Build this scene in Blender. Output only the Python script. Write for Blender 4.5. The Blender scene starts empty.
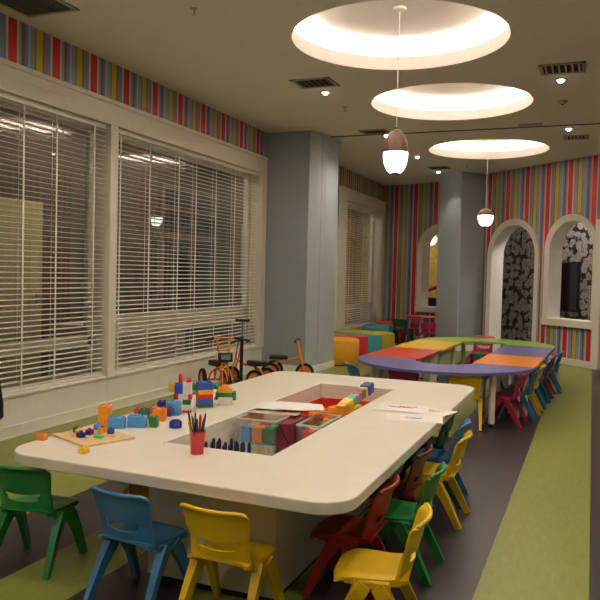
import bpy, bmesh, math, random
from math import sin, cos, pi, radians, sqrt, atan2
from mathutils import Matrix, Vector
random.seed(7)
scene = bpy.context.scene
COL = scene.collection

# ------------------------------------------------------------------ materials
def new_mat(name):
    m = bpy.data.materials.new(name); m.use_nodes = True
    nt = m.node_tree
    for n in list(nt.nodes): nt.nodes.remove(n)
    out = nt.nodes.new('ShaderNodeOutputMaterial')
    b = nt.nodes.new('ShaderNodeBsdfPrincipled')
    nt.links.new(b.outputs[0], out.inputs[0])
    return m, nt, b, out

def srgb(c):
    def f(v):
        v = v/255.0
        return v/12.92 if v <= .04045 else ((v+.055)/1.055)**2.4
    return (f(c[0]), f(c[1]), f(c[2]), 1)

def plain(name, rgb, rough=.5, vary=.06, scale=9, metallic=0, bump=0, spec=.5):
    """Principled colour with a faint procedural mottling."""
    m, nt, b, out = new_mat(name)
    c = srgb(rgb)
    tc = nt.nodes.new('ShaderNodeTexCoord')
    nz = nt.nodes.new('ShaderNodeTexNoise'); nz.inputs['Scale'].default_value = scale; nz.inputs['Detail'].default_value = 3
    nt.links.new(tc.outputs['Object'], nz.inputs['Vector'])
    rp = nt.nodes.new('ShaderNodeValToRGB')
    rp.color_ramp.elements[0].position = .3; rp.color_ramp.elements[1].position = .7
    rp.color_ramp.elements[0].color = (c[0]*(1-vary), c[1]*(1-vary), c[2]*(1-vary), 1)
    rp.color_ramp.elements[1].color = (min(1, c[0]*(1+vary)), min(1, c[1]*(1+vary)), min(1, c[2]*(1+vary)), 1)
    nt.links.new(nz.outputs['Fac'], rp.inputs['Fac'])
    nt.links.new(rp.outputs['Color'], b.inputs['Base Color'])
    b.inputs['Roughness'].default_value = rough
    b.inputs['Metallic'].default_value = metallic
    b.inputs['Specular IOR Level'].default_value = spec
    if bump:
        bp = nt.nodes.new('ShaderNodeBump'); bp.inputs['Strength'].default_value = bump; bp.inputs['Distance'].default_value = .002
        n2 = nt.nodes.new('ShaderNodeTexNoise'); n2.inputs['Scale'].default_value = scale*25
        nt.links.new(tc.outputs['Object'], n2.inputs['Vector'])
        nt.links.new(n2.outputs['Fac'], bp.inputs['Height'])
        nt.links.new(bp.outputs['Normal'], b.inputs['Normal'])
    return m

def emit(name, rgb, strength):
    m, nt, b, out = new_mat(name)
    nt.nodes.remove(b)
    e = nt.nodes.new('ShaderNodeEmission'); e.inputs[0].default_value = (*rgb, 1); e.inputs[1].default_value = strength
    nt.links.new(e.outputs[0], out.inputs[0])
    return m

def stripes_mat(name, table, period, offset, axis=0, rough=.6, noise=0):
    """Constant-interpolated colour bands along one object axis. table: [(start fraction, rgb)]"""
    m, nt, b, out = new_mat(name)
    tc = nt.nodes.new('ShaderNodeTexCoord'); sx = nt.nodes.new('ShaderNodeSeparateXYZ')
    nt.links.new(tc.outputs['Object'], sx.inputs[0])
    s = nt.nodes.new('ShaderNodeMath'); s.operation = 'SUBTRACT'; s.inputs[1].default_value = offset
    nt.links.new(sx.outputs[axis], s.inputs[0])
    dv = nt.nodes.new('ShaderNodeMath'); dv.operation = 'DIVIDE'; dv.inputs[1].default_value = period
    nt.links.new(s.outputs[0], dv.inputs[0])
    fr = nt.nodes.new('ShaderNodeMath'); fr.operation = 'FRACT'
    nt.links.new(dv.outputs[0], fr.inputs[0])
    rp = nt.nodes.new('ShaderNodeValToRGB'); cr = rp.color_ramp; cr.interpolation = 'CONSTANT'
    while len(cr.elements) < len(table): cr.elements.new(.5)
    for e, (p, c) in zip(cr.elements, table):
        e.position = p; e.color = srgb(c)
    nt.links.new(fr.outputs[0], rp.inputs['Fac'])
    src = rp.outputs['Color']
    if noise:
        nz = nt.nodes.new('ShaderNodeTexNoise'); nz.inputs['Scale'].default_value = 14; nz.inputs['Detail'].default_value = 6
        mp = nt.nodes.new('ShaderNodeMapping'); mp.inputs['Scale'].default_value = (3, .7, 1)
        nt.links.new(tc.outputs['Object'], mp.inputs[0]); nt.links.new(mp.outputs[0], nz.inputs['Vector'])
        mr = nt.nodes.new('ShaderNodeMapRange'); mr.inputs[1].default_value = .3; mr.inputs[2].default_value = .7
        mr.inputs[3].default_value = 1-noise; mr.inputs[4].default_value = 1+noise
        nt.links.new(nz.outputs['Fac'], mr.inputs[0])
        mx = nt.nodes.new('ShaderNodeVectorMath'); mx.operation = 'SCALE'
        nt.links.new(src, mx.inputs[0]); nt.links.new(mr.outputs[0], mx.inputs['Scale'])
        src = mx.outputs[0]
    nt.links.new(src, b.inputs['Base Color'])
    b.inputs['Roughness'].default_value = rough
    if noise: b.inputs['Specular IOR Level'].default_value = .22
    return m

def clear_mat(name, tint=(1, 1, 1), refl=.08, milky=0.0):
    """Thin clear sheet: transparent plus a fresnel reflection."""
    m, nt, b, out = new_mat(name)
    nt.nodes.remove(b)
    t = nt.nodes.new('ShaderNodeBsdfTransparent'); t.inputs[0].default_value = (*tint, 1)
    g = nt.nodes.new('ShaderNodeBsdfGlossy'); g.inputs['Roughness'].default_value = .02
    lw = nt.nodes.new('ShaderNodeLayerWeight'); f = nt.nodes.new('ShaderNodeMath'); f.operation = 'POWER'; f.inputs[1].default_value = 3.2
    nt.links.new(lw.outputs['Facing'], f.inputs[0])
    a = nt.nodes.new('ShaderNodeMath'); a.operation = 'MULTIPLY_ADD'; a.inputs[1].default_value = .9; a.inputs[2].default_value = refl
    nt.links.new(f.outputs[0], a.inputs[0])
    mx = nt.nodes.new('ShaderNodeMixShader')
    nt.links.new(a.outputs[0], mx.inputs[0]); nt.links.new(t.outputs[0], mx.inputs[1]); nt.links.new(g.outputs[0], mx.inputs[2])
    last = mx.outputs[0]
    if milky:
        d = nt.nodes.new('ShaderNodeBsdfDiffuse'); d.inputs[0].default_value = (.8, .8, .8, 1)
        m2 = nt.nodes.new('ShaderNodeMixShader'); m2.inputs[0].default_value = milky
        nt.links.new(last, m2.inputs[1]); nt.links.new(d.outputs[0], m2.inputs[2]); last = m2.outputs[0]
    nt.links.new(last, out.inputs[0])
    return m

def leaf_mat(name):
    """Black wallpaper printed with grey leaf shapes."""
    m, nt, b, out = new_mat(name)
    tc = nt.nodes.new('ShaderNodeTexCoord')
    mp = nt.nodes.new('ShaderNodeMapping'); mp.inputs['Scale'].default_value = (1, 0.001, .9)
    nz = nt.nodes.new('ShaderNodeTexNoise'); nz.inputs['Scale'].default_value = 9; nz.inputs['Detail'].default_value = 2
    nt.links.new(tc.outputs['Object'], mp.inputs[0]); nt.links.new(mp.outputs[0], nz.inputs['Vector'])
    mix = nt.nodes.new('ShaderNodeMixRGB'); mix.inputs[0].default_value = .13
    nt.links.new(mp.outputs[0], mix.inputs[1]); nt.links.new(nz.outputs['Color'], mix.inputs[2])
    v1 = nt.nodes.new('ShaderNodeTexVoronoi'); v1.feature = 'F1'; v1.inputs['Scale'].default_value = 7.6; v1.inputs['Randomness'].default_value = .62
    v2 = nt.nodes.new('ShaderNodeTexVoronoi'); v2.feature = 'DISTANCE_TO_EDGE'; v2.inputs['Scale'].default_value = 19
    nt.links.new(mix.outputs[0], v1.inputs['Vector']); nt.links.new(mix.outputs[0], v2.inputs['Vector'])
    r1 = nt.nodes.new('ShaderNodeValToRGB'); r1.color_ramp.elements[0].position = .53; r1.color_ramp.elements[1].position = .58; r1.color_ramp.elements[0].color = (1, 1, 1, 1); r1.color_ramp.elements[1].color = (0, 0, 0, 1)
    r2 = nt.nodes.new('ShaderNodeValToRGB'); r2.color_ramp.elements[0].position = .02; r2.color_ramp.elements[1].position = .09
    r2.color_ramp.elements[0].color = (.28, .28, .28, 1); r2.color_ramp.elements[1].color = (1, 1, 1, 1)
    nt.links.new(v1.outputs['Distance'], r1.inputs[0]); nt.links.new(v2.outputs['Distance'], r2.inputs[0])
    mu = nt.nodes.new('ShaderNodeMixRGB'); mu.blend_type = 'MULTIPLY'; mu.inputs[0].default_value = 1
    nt.links.new(r1.outputs[0], mu.inputs[1]); nt.links.new(r2.outputs[0], mu.inputs[2])
    fin = nt.nodes.new('ShaderNodeMixRGB'); fin.inputs[1].default_value = srgb((24, 22, 24)); fin.inputs[2].default_value = srgb((150, 144, 141))
    nt.links.new(mu.outputs[0], fin.inputs[0])
    nt.links.new(fin.outputs[0], b.inputs['Base Color']); b.inputs['Roughness'].default_value = .5
    return m

CREAM = (228, 221, 206)
M = {}
M['ceiling'] = plain('ceiling paint', (210, 205, 195), .8, .02)
M['dome'] = plain('dome paint', (240, 236, 232), .8, .01)
M['cream'] = plain('cream gloss paint', CREAM, .45, .03)
M['white'] = plain('white paint', (238, 234, 228), .5, .02)
M['blind'] = plain('cream blind slat', (244, 238, 228), .45, .03)
M['grey'] = plain('grey blue paint', (148, 156, 160), .7, .02)
M['greylight'] = plain('pale grey blue paint', (172, 182, 186), .6, .02)
M['greyband'] = plain('sand groove paint', (150, 150, 146), .6, .02)
M['tabletop'] = plain('cream laminate', (226, 216, 200), .35, .02)
M['bin'] = plain('bin lining', (228, 216, 200), .5, .02)
M['panel'] = plain('table panel', (212, 202, 182), .5, .03)
M['plinth'] = plain('dark plinth', (38, 34, 30), .5)
M['black'] = plain('black plastic', (22, 21, 22), .45)
M['rubber'] = plain('black rubber', (26, 25, 26), .8)
M['vent'] = plain('vent paint', (168, 158, 140), .6)
M['ventgrey'] = plain('grille grey', (112, 108, 98), .7)
M['ventdark'] = plain('vent shadow gap', (40, 36, 30), .8)
M['wood'] = plain('copper toned wood', (84, 52, 34), .35, .2, 30)
M['steel'] = plain('steel', (170, 168, 164), .3, .03, metallic=1)
M['board'] = plain('plain birch board', (214, 180, 132), .5, .1, 20)
M['paper'] = plain('white paper', (236, 228, 222), .8, .02)
M['darkroom'] = plain('dark brown room wall', (92, 76, 62), .8, .1, 3)
M['corrframe'] = plain('brown grey frame paint', (120, 108, 92), .6)
M['olive'] = plain('olive cream door', (186, 172, 122), .5, .03)
M['yellowwall'] = plain('mottled yellow wall', (190, 160, 70), .7, .25, 14)
M['glass'] = clear_mat('window glass', (.90, .91, .90), .12)
M['clear'] = clear_mat('clear plastic', (.97, .98, .97), .04, .07)
M['leaf'] = leaf_mat('leaf print wallpaper')
M['globe'] = emit('lit globe glass', (1, .93, .82), 6)
M['strip'] = emit('cove light strip', (1, .87, .74), 58)
M['lens'] = emit('lit downlight lens', (1, .92, .78), 18)
M['sky'] = emit('lit blue pane', (.35, .55, .9), .55)
M['door'] = plain('orange wood door', (176, 112, 52), .45, .12, 12)

PL = dict(yellow=(214, 176, 20), green=(28, 122, 58), blue=(54, 112, 158), red=(150, 26, 20), maroon=(112, 26, 44),
          magenta=(158, 26, 70), teal=(22, 92, 104), darkgreen=(22, 74, 52), navy=(36, 52, 140), skyblue=(76, 148, 206), orange=(232, 132, 24),
          brickred=(206, 40, 28), brickyellow=(236, 186, 34), brickgreen=(30, 110, 54), white=(226, 222, 214), purple=(104, 48, 104),
          lime=(96, 170, 60), brickblue=(44, 84, 178), amber=(240, 160, 40), pink=(206, 60, 84), darkblue=(26, 34, 66), redtray=(196, 44, 24), cupred=(196, 54, 54))
for k, v in PL.items(): M['p_'+k] = plain(k+' plastic', v, .38, .05)
TT = dict(purple=(104, 98, 158), red=(196, 56, 32), yellow=(232, 186, 34), green=(138, 176, 62), orange=(232, 132, 34))
for k, v in TT.items(): M['t_'+k] = plain(k+' laminate', v, .3, .03)
FB = dict(yellow=(222, 160, 40), red=(206, 42, 40), teal=(58, 138, 152), olive=(172, 158, 34), gold=(206, 150, 40))
for k, v in FB.items(): M['f_'+k] = plain(k+' upholstery', v, .75, .06, 20, bump=.2)
M['orange_metal'] = plain('orange painted tube', (232, 132, 44), .4, .08)
M['bluegrey_box'] = plain('pale blue card', (176, 206, 214), .6, .2, 40)

RED = (188, 30, 24); CRM = (214, 198, 182); GG = (142, 150, 154); PUR = (116, 62, 88); SLA = (112, 126, 160); LBL = (162, 182, 206)
YEL = (184, 172, 60); ORA = (178, 66, 44); DRK = (96, 88, 100); TEA = (116, 138, 158)
seq_w = [(RED, .187), (CRM, .043), (GG, .06), (PUR, .065), (SLA, .075), (LBL, .055), (GG, .105), (DRK, .025), (YEL, .15), (ORA, .045), (TEA, .14), (CRM, .05)]
def seq(s):
    t = 0; o = []
    for c, w in s:
        o.append((t, c)); t += w
    return o
seq_r = [(RED, .187)] + list(reversed(seq_w[1:]))
PER = .5235
M['stripe_left'] = stripes_mat('striped wallpaper on window wall', seq(seq_w), PER, 4.64)
M['stripe_arch'] = stripes_mat('striped wallpaper on arch wall', seq(seq_r), PER, .735)
M['stripe_far'] = stripes_mat('striped wallpaper on corner wall', seq(seq_r), PER, .29)
# floor bands along world x from -4.7
DKF = (55, 48, 50); GRF = (128, 134, 60)
FX = [(-7.6, DKF), (-4.7, GRF), (-3.04, DKF), (-2.52, GRF), (-2.1, DKF), (-1.65, GRF), (-1.15, DKF), (-.468, GRF), (.022, DKF), (.72, GRF), (1.3, DKF)]
W = 10.4
M['floor'] = stripes_mat('banded linoleum', [((x+7.6)/W, c) for x, c in FX], W, -7.6, 0, .33, .09)

# ------------------------------------------------------------------ mesh helpers
class MB:
    """Collects shapes into one bmesh."""
    def __init__(s): s.bm = bmesh.new()
    def _xf(s, vs, T):
        if T is not None: bmesh.ops.transform(s.bm, matrix=T, verts=vs)
    def box(s, c, size, T=None, bev=0, rz=0, seg=2):
        r = bmesh.ops.create_cube(s.bm, size=1); vs = r['verts']
        bmesh.ops.scale(s.bm, vec=size, verts=vs)
        if bev:
            es = list({e for v in vs for e in v.link_edges})
            rb = bmesh.ops.bevel(s.bm, geom=es, offset=bev, segments=seg, profile=.5, affect='EDGES')
            vs = list({v for f in rb['faces'] for v in f.verts} | {v for v in vs if v.is_valid})
            seen = set(vs); st = list(vs)
            while st:
                v = st.pop()
                for e in v.link_edges:
                    o = e.other_vert(v)
                    if o not in seen: seen.add(o); st.append(o)
            vs = list(seen)
        mt = Matrix.Translation(Vector(c)) @ Matrix.Rotation(rz, 4, 'Z')
        s._xf(vs, (T @ mt) if T is not None else mt)
        return s
    def quad(s, pts):
        vs = [s.bm.verts.new(p) for p in pts]
        s.bm.faces.new(vs); return s
    def tube(s, path, r, n=10, cap=True, sq=None):
        """Round (or rectangular, sq=(w,h)) tube along a polyline; r may be a list."""
        P = [Vector(p) for p in path]; k = len(P)
        R = r if isinstance(r, (list, tuple)) else [r]*k
        rings = []; up = None
        for i in range(k):
            t = (P[min(i+1, k-1)]-P[max(i-1, 0)]).normalized()
            if up is None:
                up = Vector((0, 0, 1)) if abs(t.z) < .9 else Vector((0, 1, 0))
            a = t.cross(up).normalized(); b = a.cross(t).normalized(); up = b
            ring = []
            if sq:
                w, h = sq[0]*R[i], sq[1]*R[i]
                for x, y in ((-w, -h), (w, -h), (w, h), (-w, h)): ring.append(s.bm.verts.new(P[i]+a*x+b*y))
            else:
                for j in range(n):
                    q = 2*pi*j/n; ring.append(s.bm.verts.new(P[i]+(a*cos(q)+b*sin(q))*R[i]))
            rings.append(ring)
        m = len(rings[0])
        for i in range(k-1):
            for j in range(m):
                s.bm.faces.new((rings[i][j], rings[i][(j+1) % m], rings[i+1][(j+1) % m], rings[i+1][j]))
        if cap:
            s.bm.faces.new(list(reversed(rings[0]))); s.bm.faces.new(rings[-1])
        return s
    def lathe(s, prof, c=(0, 0, 0), n=32, T=None, close=False):
        """Revolve (r, z) pairs about the vertical through c."""
        rings = []; new = []
        for r, z in prof:
            if r < 1e-6:
                v = s.bm.verts.new((c[0], c[1], c[2]+z)); rings.append([v]); new.append(v)
            else:
                ring = [s.bm.verts.new((c[0]+r*cos(2*pi*j/n), c[1]+r*sin(2*pi*j/n), c[2]+z)) for j in range(n)]
                rings.append(ring); new += ring
        pairs = list(zip(rings[:-1], rings[1:]))
        if close: pairs.append((rings[-1], rings[0]))
        for a, b in pairs:
            for j in range(n):
                k = (j+1) % n
                if len(a) == 1 and len(b) == 1: continue
                if len(a) == 1: s.bm.faces.new((a[0], b[k], b[j]))
                elif len(b) == 1: s.bm.faces.new((a[j], a[k], b[0]))
                else: s.bm.faces.new((a[j], a[k], b[k], b[j]))
        s._xf(new, T); return s
    def cyl(s, c, r, z0, z1, n=20, T=None):
        return s.lathe([(0, z0), (r, z0), (r, z1), (0, z1)], c, n, T)
    def prism(s, poly, z0, z1, T=None, bev=0):
        vb = [s.bm.verts.new((x, y, z0)) for x, y in poly]; vt = [s.bm.verts.new((x, y, z1)) for x, y in poly]
        n = len(poly); fs = [s.bm.faces.new(list(reversed(vb))), s.bm.faces.new(vt)]
        for i in range(n): fs.append(s.bm.faces.new((vb[i], vb[(i+1) % n], vt[(i+1) % n], vt[i])))
        vs = vb+vt
        if bev:
            es = [e for f in fs[:2] for e in f.edges]
            rb = bmesh.ops.bevel(s.bm, geom=es, offset=bev, segments=2, profile=.5, affect='EDGES')
            vs = list({v for f in rb['faces'] for v in f.verts} | {v for v in vs if v.is_valid})
        s._xf(vs, T); return s
    def grid(s, top, bot, nu, nv, keep=None):
        """Closed sheet from two functions of (i, j); keep(i, j) says which cells exist."""
        A = [[s.bm.verts.new(top(i, j)) for j in range(nv+1)] for i in range(nu+1)]
        B = [[s.bm.verts.new(bot(i, j)) for j in range(nv+1)] for i in range(nu+1)]
        K = lambda i, j: 0 <= i < nu and 0 <= j < nv and (keep is None or keep(i, j))
        for i in range(nu):
            for j in range(nv):
                if not K(i, j): continue
                s.bm.faces.new((A[i][j], A[i+1][j], A[i+1][j+1], A[i][j+1]))
                s.bm.faces.new((B[i][j], B[i][j+1], B[i+1][j+1], B[i+1][j]))
                if not K(i-1, j): s.bm.faces.new((A[i][j], A[i][j+1], B[i][j+1], B[i][j]))
                if not K(i+1, j): s.bm.faces.new((A[i+1][j+1], A[i+1][j], B[i+1][j], B[i+1][j+1]))
                if not K(i, j-1): s.bm.faces.new((A[i+1][j], A[i][j], B[i][j], B[i+1][j]))
                if not K(i, j+1): s.bm.faces.new((A[i][j+1], A[i+1][j+1], B[i+1][j+1], B[i][j+1]))
        loose = [v for v in s.bm.verts if not v.link_faces]
        bmesh.ops.delete(s.bm, geom=loose, context='VERTS')
        return s
    def obj(s, name, mat, parent=None, loc=None, rz=0, smooth=None, subsurf=0):
        bmesh.ops.recalc_face_normals(s.bm, faces=s.bm.faces[:])
        me = bpy.data.meshes.new(name); s.bm.to_mesh(me); s.bm.free()
        me.materials.append(M[mat] if isinstance(mat, str) else mat)
        o = bpy.data.objects.new(name, me); COL.objects.link(o)
        if parent is not None: o.parent = parent
        if loc is not None: o.location = loc
        o.rotation_euler = (0, 0, rz)
        if smooth is not None:
            for p in me.polygons: p.use_smooth = True
            try: me.set_sharp_from_angle(angle=radians(smooth))
            except Exception: pass
        if subsurf:
            md = o.modifiers.new('smooth', 'SUBSURF'); md.levels = subsurf; md.render_levels = subsurf
        return o

def tag(o, label=None, cat=None, group=None, kind=None):
    if label: o['label'] = label
    if cat: o['category'] = cat
    if group: o['group'] = group
    if kind: o['kind'] = kind
    return o

def thing(name, label, cat, loc=(0, 0, 0), rz=0, group=None):
    o = bpy.data.objects.new(name, None); COL.objects.link(o)
    o.empty_display_size = .05
    o.location = loc; o.rotation_euler = (0, 0, rz)
    return tag(o, label, cat, group)

def struct(name, loc=(0, 0, 0), rz=0):
    o = bpy.data.objects.new(name, None); COL.objects.link(o)
    o.location = loc; o.rotation_euler = (0, 0, rz); o['kind'] = 'structure'
    return o

def copy_tree(o, parent=None):
    c = o.copy(); COL.objects.link(c)
    if parent is not None: c.parent = parent
    for ch in list(o.children): copy_tree(ch, c)
    return c

def S(o):
    o['kind'] = 'structure'; return o

def rounded_rect(hx, hy, r, n=6, cx=0, cy=0):
    out = []
    for sx, sy, a0 in ((1, 1, 0), (-1, 1, pi/2), (-1, -1, pi), (1, -1, 3*pi/2)):
        for i in range(n+1):
            a = a0+pi/2*i/n
            out.append((cx+sx*(hx-r)+r*cos(a), cy+sy*(hy-r)+r*sin(a)))
    return out

# ------------------------------------------------------------------ camera
F_PX, H = 724.0, 1.45
yaw, pitch, roll = radians(21.978), radians(2.168), radians(1.45)
fw = Vector((-sin(yaw)*cos(pitch), cos(yaw)*cos(pitch), -sin(pitch)))
rt = Vector((cos(yaw), sin(yaw), 0)); dn = fw.cross(rt)
X = rt*cos(roll)-dn*sin(roll); Yd = rt*sin(roll)+dn*cos(roll)
cam = bpy.data.cameras.new('camera'); co = bpy.data.objects.new('camera', cam); COL.objects.link(co)
co.matrix_world = Matrix(((X.x, -Yd.x, -fw.x, 0), (X.y, -Yd.y, -fw.y, 0), (X.z, -Yd.z, -fw.z, H), (0, 0, 0, 1)))
cam.sensor_width = 36; cam.lens = F_PX/600*36; cam.clip_start = .05; cam.clip_end = 100
scene.camera = co

# ------------------------------------------------------------------ room shell
CZ = 3.48
XW = -4.5
CIRC = [-1.15, 1.29, 3.73, 6.17, 8.61, 11.88]; CX = -1.63; RC = .927
S(MB().quad([(-7.6, -3, 0), (2.8, -3, 0), (2.8, 21, 0), (-7.6, 21, 0)]).obj('floor', 'floor'))

cb = MB()
hw = 1.21
x0, x1, y0, y1 = -7.6, 2.8, -3, 21
def rect(a, b, c, d): cb.quad([(a, c, CZ), (a, d, CZ), (b, d, CZ), (b, c, CZ)])
rect(x0, CX-hw, y0, y1); rect(CX+hw, x1, y0, y1)
py = y0
for cy in CIRC:
    rect(CX-hw, CX+hw, py, cy-hw); py = cy+hw
    N = 64
    for i in range(N):
        a, b = 2*pi*i/N, 2*pi*(i+1)/N
        def sqp(t):
            k = hw/max(abs(cos(t)), abs(sin(t))); return (CX+k*cos(t), cy+k*sin(t), CZ)
        cb.quad([(CX+RC*cos(a), cy+RC*sin(a), CZ), (CX+RC*cos(b), cy+RC*sin(b), CZ), sqp(b), sqp(a)])
rect(CX-hw, CX+hw, py, y1)
bmesh.ops.remove_doubles(cb.bm, verts=cb.bm.verts[:], dist=1e-5)
ceil = S(cb.obj('ceiling', 'ceiling'))
# joint line across the ceiling and slab above the domes
S(MB().box((-1.0, 10.22, CZ-.002), (7.2, .05, .006)).obj('trim_1', 'ventdark'))

# window wall : local x runs along +Y of the room, +y points out of the room
RZL = pi/2
def lbox(mb, s0, s1, d0, d1, z0, z1, bev=0):
    return mb.box(((s0+s1)/2, (d0+d1)/2, (z0+z1)/2), (s1-s0, d1-d0, z1-z0), bev=bev)
def lobj(mb, name, mat, parent=None): return mb.obj(name, mat, parent, (XW, 0, 0) if parent is None else None, RZL if parent is None else 0)
WL = struct('wall_left', (XW, 0, 0), RZL)
WIN = [(2.2, 5.995), (6.105, 9.545), (13.45, 16.0)]
ZS, ZH = .36, 2.875
m = MB()
lbox(m, -3, 16.4, 0, .28, 3.10, CZ+.02)
m.obj('wallpaper_band', 'stripe_left', WL)
m = MB()
for a, b in ((-3, 2.2), (5.995, 6.105), (9.545, 13.45), (16.0, 16.4)): lbox(m, a, b, 0, .28, 0, 3.10)
for a, b in WIN:
    lbox(m, a, b, 0, .28, 0, ZS); lbox(m, a, b, 0, .28, ZH, 3.10)
m.obj('painted_panel', 'cream', WL)
# trims
m = MB()
for a, b in ((-3, 9.69), (12.9, 16.4)):
    lbox(m, a, b, -.035, 0, 3.07, 3.115, .006); lbox(m, a, b, -.02, 0, 2.985, 3.07); lbox(m, a, b, -.028, 0, 2.865, 2.985, .004)
lobj(m, 'trim_2', 'cream')
S(bpy.data.objects['trim_2'])
m = MB()
for a, b in ((5.99, 6.11), (9.54, 9.70), (2.1, 2.2), (12.95, 13.45), (16.0, 16.2)):
    lbox(m, a, b, -.025, 0, ZS-.02, 2.87, .006)
S(lobj(m, 'trim_3', 'cream'))
m = MB()
for a, b in ((-3, 9.69), (10.6, 16.4)):
    lbox(m, a, b, -.018, 0, 0, .10, .004); lbox(m, a, b, -.028, 0, .0, .012)
S(lobj(m, 'baseboard_left', 'cream'))
m = MB()
for a, b in ((2.1, 6.0), (6.09, 9.60), (13.4, 16.1)):
    lbox(m, a, b, -.012, 0, ZS-.022, ZS, .003)
for x in (6.02, 2.5): lbox(m, x-.002, x+.002, -.002, 0, .1, ZS)
S(lobj(m, 'trim_4', 'cream'))

def window(idx, a, b, rail):
    w = struct('window_%d' % idx, (XW, 0, 0), RZL)
    m = MB()
    for s0, s1 in ((a, a+.05), (b-.05, b)): lbox(m, s0, s1, .19, .25, ZS, ZH)
    lbox(m, a, b, .19, .25, ZS, ZS+.05); lbox(m, a, b, .19, .25, ZH-.06, ZH); lbox(m, a, b, .19, .25, rail[0], rail[1])
    m.obj('window_frame', 'cream', w)
    m = MB(); m.quad([(a, .22, ZS), (b, .22, ZS), (b, .22, ZH), (a, .22, ZH)]); m.obj('window_pane', 'glass', w)
    m = MB(); lbox(m, a, b, 0.02, .2, ZS-.001, ZS+.012); m.obj('window_sill', 'cream', w)
window(1, *WIN[0], (.65, .77)); window(2, *WIN[1], (.72, .95)); window(3, *WIN[2], (.7, .8))

def blind(a, b, label, tapes):
    t = thing('window_blind', label, 'blind', (XW, (a+b)/2, ZS), RZL, 'venetian blinds in the window wall')
    L = b-a-.03; m = MB(); n = 52; top = ZH-ZS-.05
    for i in range(n):
        z = .045+i*(top-.07)/(n-1)
        T = Matrix.Translation((0, .055, z)) @ Matrix.Rotation(radians(6), 4, 'X')
        m.box((0, 0, 0), (L, .046, .003), T=T)
    m.obj('slats', 'blind', t)
    m = MB(); m.box((0, .055, top+.02), (L, .055, .05), bev=.004); m.obj('head_rail', 'blind', t)
    m = MB(); m.box((0, .055, .024), (L, .05, .02), bev=.004); m.obj('bottom_rail', 'blind', t)
    for s in tapes:
        m = MB()
        for dd in (.028, .082): m.box((s-(a+b)/2, dd, top/2), (.008 if dd > .05 else .02, .002, top))
        m.obj('ladder_tape', 'blind', t)
    return t
blind(WIN[0][0], WIN[0][1], 'cream venetian blind over the window with the olive door behind', [2.6, 3.4, 4.3, 4.86, 5.27, 5.80])
blind(WIN[1][0], WIN[1][1], 'cream venetian blind over the window beside the grey pier', [6.22, 6.75, 7.35, 7.75, 8.25, 8.78, 9.3])
blind(WIN[2][0], WIN[2][1], 'cream venetian blind beyond the grey pier above the coloured ottomans', [13.8, 14.7, 15.5])

# corridor behind the window wall, its back wall dark brown
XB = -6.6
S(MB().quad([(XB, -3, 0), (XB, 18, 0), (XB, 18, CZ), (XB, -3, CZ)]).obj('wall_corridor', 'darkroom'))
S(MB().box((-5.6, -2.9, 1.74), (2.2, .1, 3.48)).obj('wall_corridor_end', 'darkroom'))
d = struct('door_1', (XB+.03, 6.78, 0), RZL)
m = MB(); m.box((0, 0, 1.13), (1.18, .05, 2.26), bev=.004); m.obj('door_panel', 'olive', d)
m = MB(); m.box((.455, -.05, 1.04), (.14, .02, .022), bev=.006); m.box((.5, -.035, 1.04), (.05, .02, .16), bev=.004); m.obj('door_handle', 'steel', d)
t = struct('window_4', (XB+.02, 11.1, 0), RZL)
m = MB(); m.box((0, 0, 1.9), (1.9, .04, 1.9)); m.obj('window_frame', 'corrframe', t)
m = MB()
for x in (-.47, .47):
    for z0, z1 in ((.98, 1.95), (2.08, 2.42), (2.5, 2.78)): m.box((x, -.025, (z0+z1)/2), (.78, .012, z1-z0))
m.obj('window_pane', 'black', t)
t = struct('window_5', (XB+.02, 13.25, 0), RZL)
m = MB(); m.box((0, 0, 1.7), (.34, .04, 1.4)); m.obj('window_frame', 'panel', t)
m = MB(); m.box((0, -.025, 1.65), (.2, .012, 1.15)); m.obj('window_pane', 'sky', t)
m = MB(); m.box((-5.7, 8.0, .35), (.5, 2.2, .7), bev=.01); m.box((-5.7, 8.0, .735), (.56, 2.3, .07), bev=.008)
tag(m.obj('storage_cabinet', 'panel'), 'low cream cabinet in the dim corridor behind the blinds', 'cabinet')

# grey pier between the windows
pier = struct('column_1')
m = MB(); m.prism([(-4.79, 9.695), (-3.82, 9.695), (-3.755, 9.86), (-3.715, 10.1), (-3.715, 10.62), (-4.79, 10.62)], 0, CZ+.02); m.obj('pier_face', 'grey', pier)
m = MB(); m.prism([(-3.815, 9.69), (-3.748, 9.858), (-3.728, 9.955), (-3.77, 9.98), (-3.83, 9.75)], 0, CZ); m.prism([(-3.735, 9.985), (-3.705, 10.1), (-3.705, 10.63), (-3.75, 10.63), (-3.76, 10.0)], 0, CZ); m.obj('corner_board', 'greylight', pier)
m = MB(); m.prism([(-4.50, 9.675), (-3.795, 9.675), (-3.735, 9.84), (-3.69, 10.1), (-3.69, 10.65), (-3.715, 10.65), (-3.735, 10.1), (-3.83, 9.70), (-4.5, 9.70)], 0, .10); m.obj('baseboard', 'white', pier)
# grey square column in front of the arches
pier = struct('column_2')
m = MB(); m.prism([(-2.94, 14.75), (-2.42, 14.2), (-2.02, 14.71), (-2.5, 15.25)], 0, CZ+.02); m.obj('pier_face', 'grey', pier)
m = MB(); m.prism([(-2.952, 14.752), (-2.42, 14.185), (-2.40, 14.205), (-2.935, 14.77)], 0, CZ); m.obj('pier_panel', 'greylight', pier)
m = MB(); m.prism([(-2.96, 14.75), (-2.42, 14.17), (-2.00, 14.71), (-2.5, 15.27)], 0, .11); m.obj('baseboard', 'white', pier)

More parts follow.
